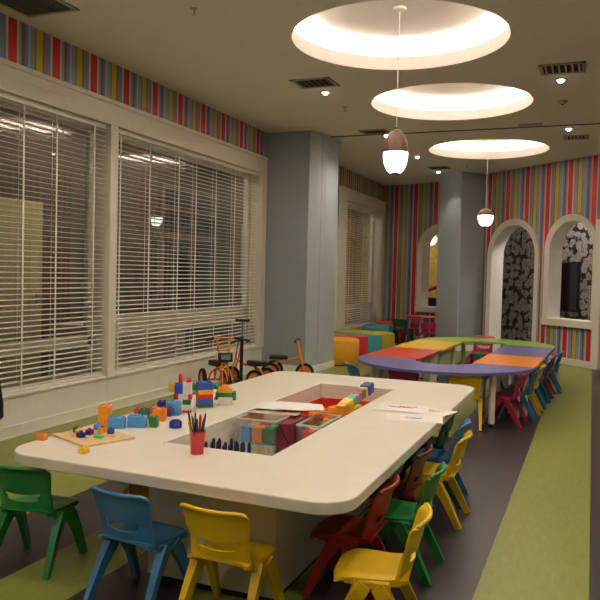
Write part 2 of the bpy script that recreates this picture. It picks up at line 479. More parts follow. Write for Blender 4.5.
# walls with arches ; local x along the wall, +y away from the room
TH = .25
def arch_wall(name, loc, rz, s0, s1, arches, mat):
    m = MB(); N = 24
    for y in (0, TH):
        cur = s0
        def q(a, b, z0, z1):
            if b-a > 1e-4 and z1-z0 > 1e-4: m.quad([(a, y, z0), (b, y, z0), (b, y, z1), (a, y, z1)])
        for sc, a, zb, zt in arches:
            q(cur, sc-a, 0, CZ+.01); q(sc-a, sc+a, 0, zb)
            zs = zt-a
            for i in range(N):
                u0, u1 = -cos(pi*i/N), -cos(pi*(i+1)/N)
                w0, w1 = sin(pi*i/N), sin(pi*(i+1)/N)
                m.quad([(sc+a*u0, y, zs+a*w0), (sc+a*u1, y, zs+a*w1), (sc+a*u1, y, CZ+.01), (sc+a*u0, y, CZ+.01)])
            cur = sc+a
        q(cur, s1, 0, CZ+.01)
    return S(m.obj(name, mat, None, loc, rz))
def arch_trim(name, loc, rz, sc, a, zb, zt, w=.115):
    t = struct(name, loc, rz)
    m = MB(); N = 28
    def path(r, za):
        zs = zt-a
        return [(sc-r, za)] + [(sc-r*cos(pi*i/N), zs+r*sin(pi*i/N)) for i in range(N+1)] + [(sc+r, za)]
    A, B = path(a, zb), path(a+w, zb); C = path(a+.03, zb)
    for i in range(len(A)-1):
        p, q, r, s_ = A[i], A[i+1], B[i+1], B[i]
        m.quad([(p[0], -.03, p[1]), (q[0], -.03, q[1]), (r[0], -.045, r[1]), (s_[0], -.045, s_[1])])
        m.quad([(s_[0], -.045, s_[1]), (r[0], -.045, r[1]), (r[0], 0, r[1]), (s_[0], 0, s_[1])])
    bmesh.ops.remove_doubles(m.bm, verts=m.bm.verts[:], dist=1e-5)
    m.obj('arch_frame', 'cream', t, smooth=35)
    m = MB()
    for i in range(len(A)-1):
        p, q = A[i], A[i+1]
        m.quad([(p[0], -.03, p[1]), (p[0], TH+.01, p[1]), (q[0], TH+.01, q[1]), (q[0], -.03, q[1])])
    bmesh.ops.remove_doubles(m.bm, verts=m.bm.verts[:], dist=1e-5)
    m.obj('arch_reveal', 'white', t, smooth=35)
    if zb > 0:
        m = MB(); m.box((sc, TH/2-.03, zb-.065), (2*a+2*w+.01, TH+.06, .125), bev=.008); m.obj('arch_sill', 'cream', t)
    return t
PA = (-1.74, 14.41, 0); RA = atan2(-.6884, .7253)
ARCH = [(.475, .59, 0, 2.44), (1.918, .485, .77, 2.44)]
arch_wall('wall_right_arches', PA, RA, -.55, 6.2, ARCH+[(3.25, .62, 0, 2.3)], 'stripe_arch')
arch_trim('trim_5', PA, RA, *ARCH[0]); arch_trim('trim_6', PA, RA, *ARCH[1])
PE = (-4.5, 16.19, 0); RE = atan2(-.366, .9305)
AE = (1.53, .44, .78, 2.46)
arch_wall('wall_corner_arch', PE, RE, -.3, 2.2, [AE], 'stripe_far')
arch_trim('trim_7', PE, RE, *AE)
m = MB(); m.quad([(-2.453, 15.386, 0), (-2.14, 14.79, 0), (-2.14, 14.79, CZ), (-2.453, 15.386, CZ)]); S(m.obj('wall_return', 'stripe_far'))
m = MB(); m.box((1.83, -.016, .055), (1.30, .03, .11), bev=.006); m.box((-.40, -.016, .055), (.3, .03, .11), bev=.006); m.box((5.1, -.016, .055), (2.2, .03, .11), bev=.006)
S(m.obj('baseboard_right', 'cream', None, PA, RA))
m = MB(); m.box((1.0, -.016, .055), (2.2, .03, .11), bev=.006); S(m.obj('baseboard_corner', 'cream', None, PE, RE))
# door beyond the second arch
d = struct('door_2', PA, RA)
m = MB()
for x in (2.545, 3.955): m.box((x, -.02, 1.17), (.15, .09, 2.34), bev=.01)
m.box((3.25, -.02, 2.36), (1.56, .09, .15), bev=.01); m.obj('door_frame', 'cream', d)
m = MB(); m.box((3.25, .05, 1.15), (1.27, .05, 2.3), bev=.004); m.obj('door_panel', 'door', d)
m = MB(); m.box((2.72, -.01, 1.0), (.03, .05, .14), bev=.01); m.obj('door_handle', 'steel', d)

# rooms seen through the arches
o1 = (PA[0]+.6884*1.2, PA[1]+.7253*1.2, 0)
m = MB(); m.box((.9, .05, 1.74), (5.0, .1, 3.48)); S(m.obj('wall_leaf_print', 'leaf', None, o1, RA))
t = thing('wall_screen', 'black screen hung on the leaf print wall behind the second arch', 'screen', o1, RA)
m = MB(); m.box((.60, -.03, 1.31), (.72, .05, .95), bev=.008); m.obj('screen_case', 'black', t)
m = MB(); m.box((.60, -.056, 1.31), (.66, .004, .88)); m.obj('screen_face', plain('dark glass', (14, 12, 13), .12), t)
S(MB().box((-4.6, 19.0, 1.74), (6.0, .1, 3.48)).obj('wall_annex', 'yellowwall'))
m = MB(); m.box((-4.2, 18.2, .45), (1.6, .5, .9), bev=.01); m.obj('x', 'black'); bpy.data.objects['x'].name = 'play_counter'
tag(bpy.data.objects['play_counter'], 'black counter in the room behind the corner arch', 'counter')
m = MB(); m.tube([(-4.35, 17.85, .83), (-3.5, 17.85, 1.22)], .045, 10)
tag(m.obj('slide_rail', 'p_red'), 'sloping red rail seen through the corner arch', 'rail')
m = MB(); m.tube([(-4.35, 17.85, 0), (-4.35, 17.85, .84)], .03, 10); m.tube([(-3.5, 17.85, 0), (-3.5, 17.85, 1.21)], .03, 10)
m.obj('rail_post', 'p_red', bpy.data.objects['slide_rail'])
t = thing('globe_lamp', 'white globe lamp lit in the room behind the corner arch', 'lamp', (-3.62, 17.2, 2.32))
m = MB(); m.lathe([(0, -.14), (.08, -.12), (.14, -.03), (.14, .03), (.08, .12), (0, .14)]); m.obj('globe', 'globe', t, smooth=60)
m = MB(); m.tube([(0, 0, .13), (0, 0, 1.16)], .008, 8); m.obj('cord', 'white', t)

# remaining walls outside the frame
S(MB().box((2.65, 4.5, 1.74), (.1, 15.2, 3.5)).obj('wall_right', 'grey'))
S(MB().box((-.9, -3.0, 1.74), (7.4, .1, 3.5)).obj('wall_back', 'grey'))

# ------------------------------------------------------------------ ceiling lights
def cove(cy, label):
    t = thing('cove_light', label, 'ceiling light', (CX, cy, CZ), 0, 'round cove lights in the ceiling')
    m = MB(); m.lathe([(RC, 0), (RC, .13), (RC+.02, .135), (RC+.03, .05), (RC+.03, .03)], n=96); m.obj('rim', 'dome', t, smooth=40)
    m = MB(); m.lathe([(RC+.03, .03), (1.14, .03), (1.15, .16), (1.12, .22), (1.02, .262), (.9, .272), (0, .272)], n=96); m.obj('dome', 'dome', t, smooth=50)
    m = MB()
    ring = 72; prof = [(1.0, .04), (1.05, .04), (1.05, .075), (1.0, .075)]
    m.lathe(prof, n=ring, close=True); m.obj('light_strip', 'strip', t)
    return t
cove(CIRC[3], 'widest looking round recessed cove light, egg pendant hanging from its middle')
cove(CIRC[4], 'round recessed cove light between the two that carry pendants')
cove(CIRC[5], 'round recessed cove light nearest the striped arch wall')

for k in range(3): cove(CIRC[k], ['added unseen cove light farthest behind the viewer', 'added unseen cove light above the viewer', 'added unseen cove light over the near end of the activity table'][k])  # unseen coves, added to raise the ambient light in the room

def pendant(cy, label, R, zb, zm, zt, wood_h):
    t = thing('pendant_lamp', label, 'pendant lamp', (CX, cy, CZ+.272), 0, 'wood and glass pendants')
    o = -(CZ+.272)
    m = MB(); m.lathe([(0, 0), (.055, 0), (.055, -.02), (.02, -.035), (0, -.035)], n=24); m.obj('canopy', 'white', t, smooth=40)
    m = MB(); m.tube([(0, 0, -.03), (0, 0, o+zt-.01)], .0045, 8); m.obj('cord', 'white', t)
    m = MB(); m.lathe([(0, o+zt+.012), (.014, o+zt+.012), (.016, o+zt-.02), (0, o+zt-.02)], n=16); m.obj('cap', 'wood', t, smooth=40)
    pr = [(R*cos(a), o+zm+(zt-zm)*sin(a)) for a in [pi/2*i/10 for i in range(11)]]
    m = MB(); m.lathe(pr, n=36); m.obj('wood_shade', 'wood', t, smooth=60)
    pr = [(R, o+zm), (R*.99, o+zm-(zm-zb)*.25), (R*.88, o+zm-(zm-zb)*.6), (R*.66, o+zm-(zm-zb)*.87), (R*.42, o+zb), (0, o+zb)]
    m = MB(); m.lathe(pr, n=36); m.obj('glass_bowl', 'globe', t, smooth=60)
    m = MB(); m.cyl((0, 0, o+zb), R*.36, -.012, .004, 20); m.obj('bottom_cap', 'black', t, smooth=40)
    return t
pendant(CIRC[3], 'egg pendant with tall brown wooden top over white glass', .107, 2.335, 2.51, 2.715, .2)
pendant(CIRC[5], 'short pendant with shallow wooden cap over white bowl by the arches', .120, 2.27, 2.435, 2.55, .1)

SPOTS = [(-2.86, 7.69), (-2.86, 10.29), (-2.86, 12.27), (-2.86, 14.1), (-.38, 7.88), (-.38, 10.45)]
SL = ['lit downlight beside the grille over the tricycles', 'lit downlight on the ceiling joint beside the grey pier', 'lit downlight between the ceiling joint and the blue column',
      'lit downlight next to the square grille by the grey column', 'lit downlight just behind the grille over the green floor band', 'lit downlight on the ceiling joint over the green floor band']
def downlight():
    t = thing('downlight', '', 'downlight')
    m = MB(); m.lathe([(.065, 0), (.065, -.008), (.045, -.01), (.04, .0)], n=24); m.obj('trim_ring', 'vent', t, smooth=40)
    m = MB(); m.lathe([(0, -.034), (.016, -.031), (.028, -.018), (.033, -.004), (.033, .002)], n=20); m.obj('lens', 'lens', t, smooth=60)
    return t
dl0 = downlight()
for i, (x, y) in enumerate(SPOTS):
    o = dl0 if i == 0 else copy_tree(dl0)
    o.location = (x, y, CZ); o['label'] = SL[i]; o['group'] = 'ceiling downlights'
def spot(x, y, e, ang=150, col=(1, .90, .76)):
    l = bpy.data.lights.new('downlight_lamp', 'SPOT'); l.energy = e; l.spot_size = radians(ang); l.spot_blend = .6; l.color = col; l.shadow_soft_size = .05
    o = bpy.data.objects.new('downlight_lamp', l); COL.objects.link(o); o.location = (x, y, CZ-.04)
ES = 45
for x, y in SPOTS: spot(x, y, ES if y < 14 else 16, 150 if y < 14 else 90)
for x, y in ((-2.86, 5.1), (-.38, 5.2), (-2.86, 2.5), (-.38, 2.6), (-2.86, -.1), (-.38, 0), (1.5, 5.2), (1.5, 7.9), (1.5, 2.6)): spot(x, y, ES)
def area(x, y, z, sx, sy, e, col=(1, .90, .76)):
    l = bpy.data.lights.new('added_fill_lamp', 'AREA'); l.shape = 'RECTANGLE'; l.size = sx; l.size_y = sy; l.energy = e; l.color = col
    o = bpy.data.objects.new('added_fill_lamp', l); COL.objects.link(o); o.location = (x, y, z)
area(-5.8, 8.5, CZ-.05, .3, 4, 34); area(-5.8, 14.3, CZ-.05, .3, 3, 30)  # unseen fill lamps, added to brighten the corridor behind the blinds
area(-.25, 14.1, CZ-.05, .5, 1.5, 62, (1, .92, .82))  # added fill between arch wall and leaf print, whitens the reveals
area(-3.6, 17.4, CZ-.05, 1, .4, 30)  # added fill for the room behind the corner arch, no fixture

def vent(x, y, sx, sy, label, n=6, core='ventdark'):
    t = thing('ceiling_grille', label, 'air grille', (x, y, CZ), 0, 'air grilles in the ceiling')
    m = MB(); b = .035
    for dx, dy, w, h in ((0, sy/2-b/2, sx, b), (0, -sy/2+b/2, sx, b), (sx/2-b/2, 0, b, sy), (-sx/2+b/2, 0, b, sy)): m.box((dx, dy, -.006), (w, h, .012))
    m.obj('frame', 'vent', t)
    m = MB(); m.box((0, 0, -.0015), (sx-.06, sy-.06, .002)); m.obj('dark_core', core, t)
    m = MB()
    for i in range(n):
        k = (i+1)/(n+1)
        T = Matrix.Translation((-sx/2+sx*k, 0, -.008)) @ Matrix.Rotation(radians(38), 4, 'Y')
        m.box((0, 0, 0), (.03, sy-.07, .003), T=T)
    m.obj('louvres', 'vent' if core == 'ventdark' else core, t)
vent(-2.83, 7.28, .44, .36, 'square air grille beside the first cove light over the windows')
vent(-.35, 7.46, .42, .36, 'square air grille in front of the downlight over the green band')
vent(-2.95, 10.0, .4, .3, 'air grille before the ceiling joint near the grey pier')
vent(-2.75, 13.6, .4, .36, 'air grille before the grey square column')
vent(-.30, 11.1, .34, .3, 'air grille past the ceiling joint above the arches')
vent(-4.09, 4.1, .52, 1.2, 'large grey return grille in the corner above the window wall', 12, 'ventgrey')
vent(-.84, 10.05, .3, .12, 'small flat slot grille just before the ceiling joint', 3)
t = thing('smoke_detector', 'round white smoke detector on the ceiling between two downlights', 'smoke detector', (-.40, 8.83, CZ))
m = MB(); m.lathe([(0, -.035), (.03, -.035), (.05, -.015), (.055, 0)], n=24); m.obj('body', 'vent', t, smooth=50)
m = MB(); m.cyl((0, 0, 0), .012, -.045, -.03, 12); m.obj('sensor', 'ventdark', t)
def sprinkler(x, y, label):
    t = thing('ceiling_sprinkler', label, 'sprinkler', (x, y, CZ), 0, 'ceiling sprinklers')
    m = MB(); m.lathe([(0, -.006), (.025, -.006), (.03, 0)], n=20); m.obj('collar', 'vent', t)
    m = MB(); m.cyl((0, 0, 0), .006, -.05, 0, 10); m.cyl((0, 0, 0), .018, -.054, -.05, 14); m.obj('head', 'steel', t)
sprinkler(-2.95, 4.96, 'small sprinkler on bare ceiling above the window wall')
sprinkler(-2.88, 8.44, 'small sprinkler beyond the grille and its downlight')
sprinkler(-2.2, 13.4, 'small sprinkler in front of the grey column')

# ------------------------------------------------------------------ children's chair
def build_chair(color):
    mat = M['p_'+color]
    t = thing('school_chair', '', 'chair')
    # seat
    nu, nv = 14, 12
    def seatp(i, j, dz):
        u = i/nu*2-1; v = j/nv
        hwid = .135+.022*v
        rr = 1.0
        if v > .8: rr = 1-.16*((v-.8)/.2)**2
        x = u*hwid*rr
        y = -.145+.30*v - (.012*abs(u)**3 if v > .5 else 0)
        z = .300-.012*(1-u*u)*(1-abs(2*v-1)**2)
        if v > .75: z -= .022*((v-.75)/.25)**2
        z -= .012*max(0, (abs(u)-.7)/.3)**2
        if v < .2: z += .006*((.2-v)/.2)**2
        return (x, y, z+dz)
    m = MB(); m.grid(lambda i, j: seatp(i, j, 0), lambda i, j: seatp(i, j, -.014), nu, nv)
    for sx in (-1, 1):
        m.box((sx*.137, -.005, .265), (.028, .15, .034), bev=.008)
        m.tube([(sx*.122, -.115, .281), (sx*.126, -.03, .274), (sx*.130, .05, .272), (sx*.132, .10, .274)], 1, sq=(.014, .014))
    m.obj('seat', mat, t, smooth=50)
    # backrest with a hand slot
    us = [-1, -.95, -.84, -.70, -.62, -.45, -.3, -.15, 0, .15, .3, .45, .62, .70, .84, .95, 1]
    ts = [0, .06, .14, .225, .32, .40, .47, .56, .66, .76, .86, .93, .98, 1.0]
    def bp(i, j, off):
        u, tt = us[i], ts[j]
        hwid = .140-.006*sin(pi*min(1, tt/.6))+.013*max(0, tt-.3)/.7
        x = u*hwid
        z = .290+.222*tt
        if tt > .8: z -= .014*((abs(u)-.8)/.2)**2*(tt-.8)/.2 if abs(u) > .8 else 0
        if .1 < tt < .5:
            z += .018*u*u*sin(pi*(tt-.1)/.4)
        y = -.130-.058*tt**1.15+.036*u*u-.006*sin(pi*tt)
        if tt > .88: y -= .012*((tt-.88)/.12)**2
        return (x, y-off, z)
    def keep(i, j): return not (3 <= i < 13 and 3 <= j < 5) or ((i in (3, 12)) and j == 3)
    m = MB(); m.grid(lambda i, j: bp(i, j, 0), lambda i, j: bp(i, j, .012), len(us)-1, len(ts)-1, keep)
    m.tube([(x*.001, y-.010, z) for x, y, z in [(bp(i, 13, 0)[0]*1000, bp(i, 13, 0)[1], bp(i, 13, 0)[2]) for i in range(1, len(us)-1)]], .009, 8)
    m.obj('backrest', mat, t, smooth=50)
    for sx in (-1, 1):
        m = MB(); m.tube([(sx*.138, -.030, .262), (sx*.141, -.050, .235), (sx*.147, -.10, .16), (sx*.158, -.185, 0)], [1.3, 1.4, 1.1, .8], sq=(.015, .020)); m.obj('leg', mat, t)
        m = MB(); m.tube([(sx*.139, .022, .262), (sx*.143, .040, .235), (sx*.150, .085, .16), (sx*.160, .150, 0)], [1.3, 1.4, 1.1, .8], sq=(.015, .020)); m.obj('leg', mat, t)
    return t
protos = {}
def chair(color, x, y, deg, label, group, s=1):
    """deg: heading of the sitter, 0 = +Y, 90 = -X"""
    if color not in protos:
        protos[color] = build_chair(color); o = protos[color]
    else: o = copy_tree(protos[color])
    o.location = (x, y, 0); o.rotation_euler = (0, 0, radians(deg)); o.scale = (s, s, s)
    o['label'] = label; o['group'] = group
    return o
G1 = 'small plastic chairs around the cream activity table'
chair('green', -2.479, 2.791, 9, 'green plastic child chair under the table corner near the peg board', G1)
chair('blue', -1.795, 2.68, -5, 'blue plastic child chair at the short end, between green and yellow chairs', G1)
chair('yellow', -1.345, 2.665, -2, 'yellow plastic child chair at the short end below the pencil cup', G1)
chair('yellow', -.765, 2.78, 97, 'yellow plastic child chair pulled out beyond the table corner', G1)
chair('red', -.995, 3.15, 90, 'bright red plastic child chair tucked under the rounded table corner', G1)
chair('green', -.845, 3.49, 90, 'green plastic child chair between the red and the maroon chair', G1)
chair('maroon', -.985, 3.845, 90, 'maroon plastic child chair pushed deep under the cream table', G1)
chair('yellow', -.845, 4.32, 90, 'yellow plastic child chair between the maroon and blue chairs', G1)
chair('blue', -.91, 4.69, 92, 'blue plastic child chair under the table edge below the drawings', G1)
chair('darkgreen', -1.05, 5.05, 90, 'dark green plastic child chair last in line under the cream table', G1)
chair('yellow', -2.06, 3.22, -90, 'yellow plastic child chair tucked under on the window side', G1)

# ------------------------------------------------------------------ activity table
TX0, TX1, TY0, TY1, TZ = -2.55, -.825, 2.545, 5.88, .58
HX0, HX1, HY0, HY1 = -1.955, -1.375, 3.105, 5.32
T0 = thing('activity_table', 'long cream activity table with rounded corners and a sunken toy bin', 'table', (-1.69, 4.22, 0))
def loc(x, y): return (x+1.69, y-4.22)
m = MB()
outer = rounded_rect((TX1-TX0)/2, (TY1-TY0)/2, .16, 10, (TX0+TX1)/2+1.69, (TY0+TY1)/2-4.22)
def inset(o, d):   # outline of the table top moved in by d, with the slightly slanted near edge
    return [(x-d*(1 if x > 0 else -1)*min(1, abs(x)/.5), y-d*(1 if y > 0 else -1)+(-.032*(x-.9) if y < 0 else 0)) for x, y in o]
inner = [loc(HX1, HY1), loc(HX0, HY1), loc(HX0, HY0), loc(HX1, HY0)]
no = len(outer); q = no//4
rings = []
for d_, z in ((.004, TZ-.052), (0, TZ-.048), (0, TZ-.006), (.002, TZ-.0015), (.006, TZ)):
    rings.append([m.bm.verts.new((x, y, z)) for x, y in inset(outer, d_)])
for A_, B_ in zip(rings[:-1], rings[1:]):
    for i in range(no): m.bm.faces.new((A_[i], A_[(i+1) % no], B_[(i+1) % no], B_[i]))
lids = []
for z in (TZ, TZ-.052):
    iv = [m.bm.verts.new((x, y, z)) for x, y in inner]; lids.append(iv)
    ov = rings[-1] if z == TZ else rings[0]
    for i in range(no):
        j = (i+1) % no; a_, b_ = i//q, j//q
        m.bm.faces.new([ov[i], ov[j], iv[a_]] if a_ == b_ else [ov[i], ov[j], iv[b_], iv[a_]])
for i in range(4): m.bm.faces.new((lids[0][i], lids[0][(i+1) % 4], lids[1][(i+1) % 4], lids[1][i]))
m.obj('tabletop', 'tabletop', T0)
BZ = .345
m = MB(); cx, cy = loc((HX0+HX1)/2, (HY0+HY1)/2); lx, ly = HX1-HX0, HY1-HY0
m.box((cx, cy, BZ-.01), (lx+.04, ly+.04, .02))
zz = (TZ-.053+BZ)/2; hz = TZ-.053-BZ
for dx, dy, w, h in ((-lx/2-.008, 0, .016, ly+.03), (lx/2+.008, 0, .016, ly+.03), (0, -ly/2-.008, lx, .016), (0, ly/2+.008, lx, .016)): m.box((cx+dx, cy+dy, zz), (w, h, hz))
m.obj('toy_bin', 'bin', T0)
m = MB()
for dx, dy, w, h in ((-lx/2-.006, 0, .014, ly+.03), (0, ly/2+.006, lx+.03, .014)): m.box((cx+dx, cy+dy, TZ+.002), (w, h, .006), bev=.002)
m.obj('bin_edging', 'white', T0)
m = MB()
m.prism([loc(*p) for p in ((-1.88, 2.84), (-1.23, 2.84), (-1.23, 5.6), (-1.88, 5.6), (-1.88, 5.345), (-1.355, 5.345), (-1.355, 3.085), (-1.88, 3.085))], .03, TZ-.0525)
m.obj('pedestal', 'panel', T0)
m = MB(); ax, ay = loc(-1.88, 3.09); bx, by = loc(-1.36, 5.34); m.box(((ax+bx)/2, (ay+by)/2, .165), (bx-ax, by-ay, .31)); m.obj('bin_support', 'panel', T0)
m = MB(); ax, ay = loc(-1.87, 2.85); bx, by = loc(-1.24, 5.59); m.box(((ax+bx)/2, (ay+by)/2, .015), (bx-ax, by-ay, .03)); m.obj('plinth', 'plinth', T0)

# ------------------------------------------------------------------ toys on the table
def studs(m, nx, ny, w, d, z, r, h=.006, cx=0, cy=0, n=10):
    for i in range(nx):
        for j in range(ny):
            m.cyl((cx-w/2+w*(i+.5)/nx, cy-d/2+d*(j+.5)/ny, z), r, 0, h, n)
def brick_mesh(w, d, h, nx, ny, cx=0, cy=0, z=0, m=None):
    m = m or MB()
    m.box((cx, cy, z+h/2), (w, d, h), bev=.002, seg=1)
    studs(m, nx, ny, w, d, z+h, min(w/nx, d/ny)*.3, .006, cx, cy)
    return m
def brick(name, x, y, w, d, h, color, rz, label, nx=2, ny=2, group=None, z=TZ):
    t = thing(name, label, 'toy brick', (x, y, z), rz, group)
    m = MB(); m.box((0, 0, h/2), (w, d, h), bev=.002, seg=1)
    if z != TZ:
        studs(m, nx, ny, w, d, h, min(w/nx, d/ny)*.3); m.obj('block', 'p_'+color, t); return t
    m.obj('block', 'p_'+color, t)
    m = MB(); studs(m, nx, ny, w, d, h, min(w/nx, d/ny)*.3); m.obj('studs', 'p_'+color, t, smooth=40)
    return t
GT = 'loose toy bricks on the activity table'
brick('toy_brick', -2.53, 2.86, .046, .04, .028, 'orange', .2, 'small orange toy brick alone by the table corner', 2, 2, GT)
brick('toy_brick', -2.18, 2.745, .042, .04, .024, 'brickyellow', -.1, 'small yellow toy brick alone near the table edge', 2, 2, GT)
brick('toy_brick', -2.372, 3.262, .088, .05, .058, 'skyblue', .36, 'light blue ribbed brick beside the orange brick stack', 4, 2, GT)
brick('toy_brick', -2.292, 3.335, .10, .05, .062, 'skyblue', .36, 'longer light blue brick against the dark green brick', 4, 2, GT)
brick('toy_brick', -2.215, 3.38, .05, .05, .055, 'brickgreen', .36, 'dark green brick beside the longer light blue brick', 2, 2, GT)
brick('toy_brick', -2.28, 3.54, .07, .06, .066, 'orange', .36, 'square orange brick behind the dark green brick', 2, 2, GT)
brick('toy_brick', -2.46, 3.68, .15, .05, .03, 'pink', .36, 'flat pink brick behind the light blue bricks', 4, 2, GT)
brick('toy_brick', -2.40, 3.56, .06, .05, .05, 'brickgreen', .36, 'dark green brick behind the light blue ribbed brick', 2, 2, GT)
brick('toy_brick', -2.33, 3.66, .10, .045, .05, 'purple', .36, 'purple brick between the pink and orange bricks', 3, 2, GT)
brick('toy_brick', -2.47, 3.86, .055, .05, .045, 'navy', .4, 'navy brick farthest along the window edge', 2, 2, GT)
brick('toy_brick', -2.37, 3.84, .045, .05, .048, 'navy', .5, 'navy brick just behind the light blue cube', 2, 2, GT)
brick('toy_brick', -2.295, 3.72, .074, .07, .078, 'skyblue', .3, 'light blue cube brick behind the navy cup', 2, 2, GT)
# navy cup
t = thing('toy_cup', 'low navy blue scalloped toy cup in front of the light blue cube', 'toy', (-2.10, 3.42, TZ))
m = MB()
m.prism([((.032+.003*cos(10*a))*cos(a), (.032+.003*cos(10*a))*sin(a)) for a in [2*pi*i/60 for i in range(60)]], 0, .036, bev=.003); m.obj('body', 'p_navy', t)
m = MB(); m.lathe([(.026, .036), (.026, .042), (.02, .042), (.02, .036)], n=24); m.obj('rim', 'p_navy', t)

def tower(name, label, x, y, rz, parts, cat='toy'):
    t = thing(name, label, cat, (x, y, TZ), rz)
    for c, cx, cy, z, w, d, h, nx, ny in parts:
        brick_mesh(w, d, h, nx, ny, cx, cy, z).obj('brick', 'p_'+c, t)
    return t
tower('brick_stack', 'stack of three orange toy bricks beside the light blue bricks', -2.446, 3.255, .3,
      [('amber', 0, 0, 0, .06, .06, .038, 2, 2), ('amber', 0, 0, .040, .06, .06, .038, 2, 2), ('amber', 0, 0, .08, .06, .06, .038, 2, 2)])
tower('brick_tower', 'tower of green, blue, red, orange and blue toy bricks', -2.265, 4.03, .72,
      [('brickgreen', 0, 0, 0, .098, .074, .02, 2, 2), ('brickblue', 0, 0, .02, .098, .074, .036, 2, 2), ('brickred', 0, 0, .056, .098, .074, .028, 2, 2),
       ('amber', 0, 0, .084, .098, .074, .03, 2, 2), ('brickblue', 0, 0, .114, .098, .074, .046, 2, 2), ('brickgreen', -.066, 0, .114, .03, .06, .03, 1, 2), ('brickgreen', .068, 0, .114, .03, .05, .018, 1, 2)])
U = .0060
def pt(px, py): return ((px-183)*U, (414-py)*U)
figs = [('brickred', 180, 189, 411.6, 414), ('white', 180, 188, 406, 412), ('brickgreen', 180, 188.3, 401, 406), ('white', 175.7, 185.7, 395, 401), ('brickred', 185.4, 189.4, 396, 400.7),
        ('brickred', 171, 175.7, 395, 401), ('white', 180, 189, 383, 395), ('brickred', 183.7, 188.3, 379.5, 383.2), ('brickblue', 171.7, 180.3, 384.7, 395), ('brickyellow', 165.7, 171.6, 384, 393)]
parts = []
for c, a, b, yt, yb in figs:
    u0, z1 = pt(a, yt); u1, z0 = pt(b, yb)
    parts.append((c, (u0+u1)/2, 0, z0, u1-u0, .034, z1-z0, 2 if u1-u0 > .035 else 1, 1))
t = tower('brick_figure', 'tall loose looking toy figure of white, red, blue and yellow bricks', -2.277, 3.82, yaw, parts)
m = MB(); zt = (414-384.7)*U; m.lathe([(0, zt), (.012, zt), (.012, zt+.055), (.008, zt+.06), (0, zt+.06)], ((177.3-183)*U, 0, 0), 16); m.obj('red_peg', 'p_brickred', t, smooth=40)
# arch toy
tower('brick_animal', 'low toy of yellow bricks on a green span with white foot', -2.19, 4.17, yaw,
      [('white', 0, 0, 0, .085, .06, .05, 3, 2), ('brickgreen', 0, 0, .05, .125, .05, .03, 4, 2), ('brickgreen', -.057, 0, .032, .022, .05, .02, 1, 2), ('brickgreen', .06, 0, .032, .02, .05, .05, 1, 2),
       ('amber', -.005, 0, .08, .10, .045, .026, 3, 2), ('amber', .0, 0, .106, .05, .04, .02, 2, 1)])
# peg board with pieces
bt = thing('peg_board', 'square pale wooden puzzle board by the table corner', 'puzzle board', (-2.34, 3.02, TZ), radians(-21.5))
m = MB(); m.box((0, 0, .006), (.335, .285, .012), bev=.003); m.obj('board', 'board', bt)
for dx, dy, w, h, c in ((.06, .06, .07, .016, 'orange'), (.09, -.02, .05, .012, 'lime'), (.02, -.06, .05, .010, 'skyblue'), (-.05, -.08, .06, .012, 'orange')):
    m = MB(); m.box((dx, dy, .0125), (w, h, .002), bev=.0005, seg=1); m.obj('printed_mark', 'p_'+c, bt)
def lp(dx, dy):
    a = radians(-21.5); return (-2.34+dx*cos(a)-dy*sin(a), 3.02+dx*sin(a)+dy*cos(a))
pieces = [(-.105, -.03, 'purple', 'purple'), (-.06, -.045, 'brickyellow', 'yellow'), (0, -.07, 'navy', 'dark blue'), (-.10, .085, 'skyblue', 'pale blue'), (-.02, -.01, 'purple', 'small violet'),
          (-.03, .07, 'amber', 'orange and red'), (.025, .085, 'brickblue', 'mid blue'), (.055, .0, 'lime', 'lime green')]
for i, (dx, dy, c, nm) in enumerate(pieces):
    x, y = lp(dx, dy)
    t = thing('peg_piece', nm+' toy peg piece standing on the pale puzzle board', 'toy piece', (x, y, TZ+.0125), i*.4, 'pegs on the puzzle board')
    m = MB()
    if i in (2, 5): m.prism([((.019+.004*cos(6*a))*cos(a), (.019+.004*cos(6*a))*sin(a)) for a in [2*pi*k/48 for k in range(48)]], 0, .024, bev=.002)
    elif i == 7: m.lathe([(0, 0), (.028, 0), (.028, .010), (.02, .016), (0, .016)], n=24)
    else: m.box((0, 0, .014), (.036, .032, .028), bev=.004)
    m.obj('body', 'p_'+c, t, smooth=35)
    m = MB(); m.cyl((0, 0, 0), .008, .014, .034 if i != 7 else .02, 14); m.obj('knob', 'p_brickred' if i == 5 else 'p_'+c, t, smooth=40)
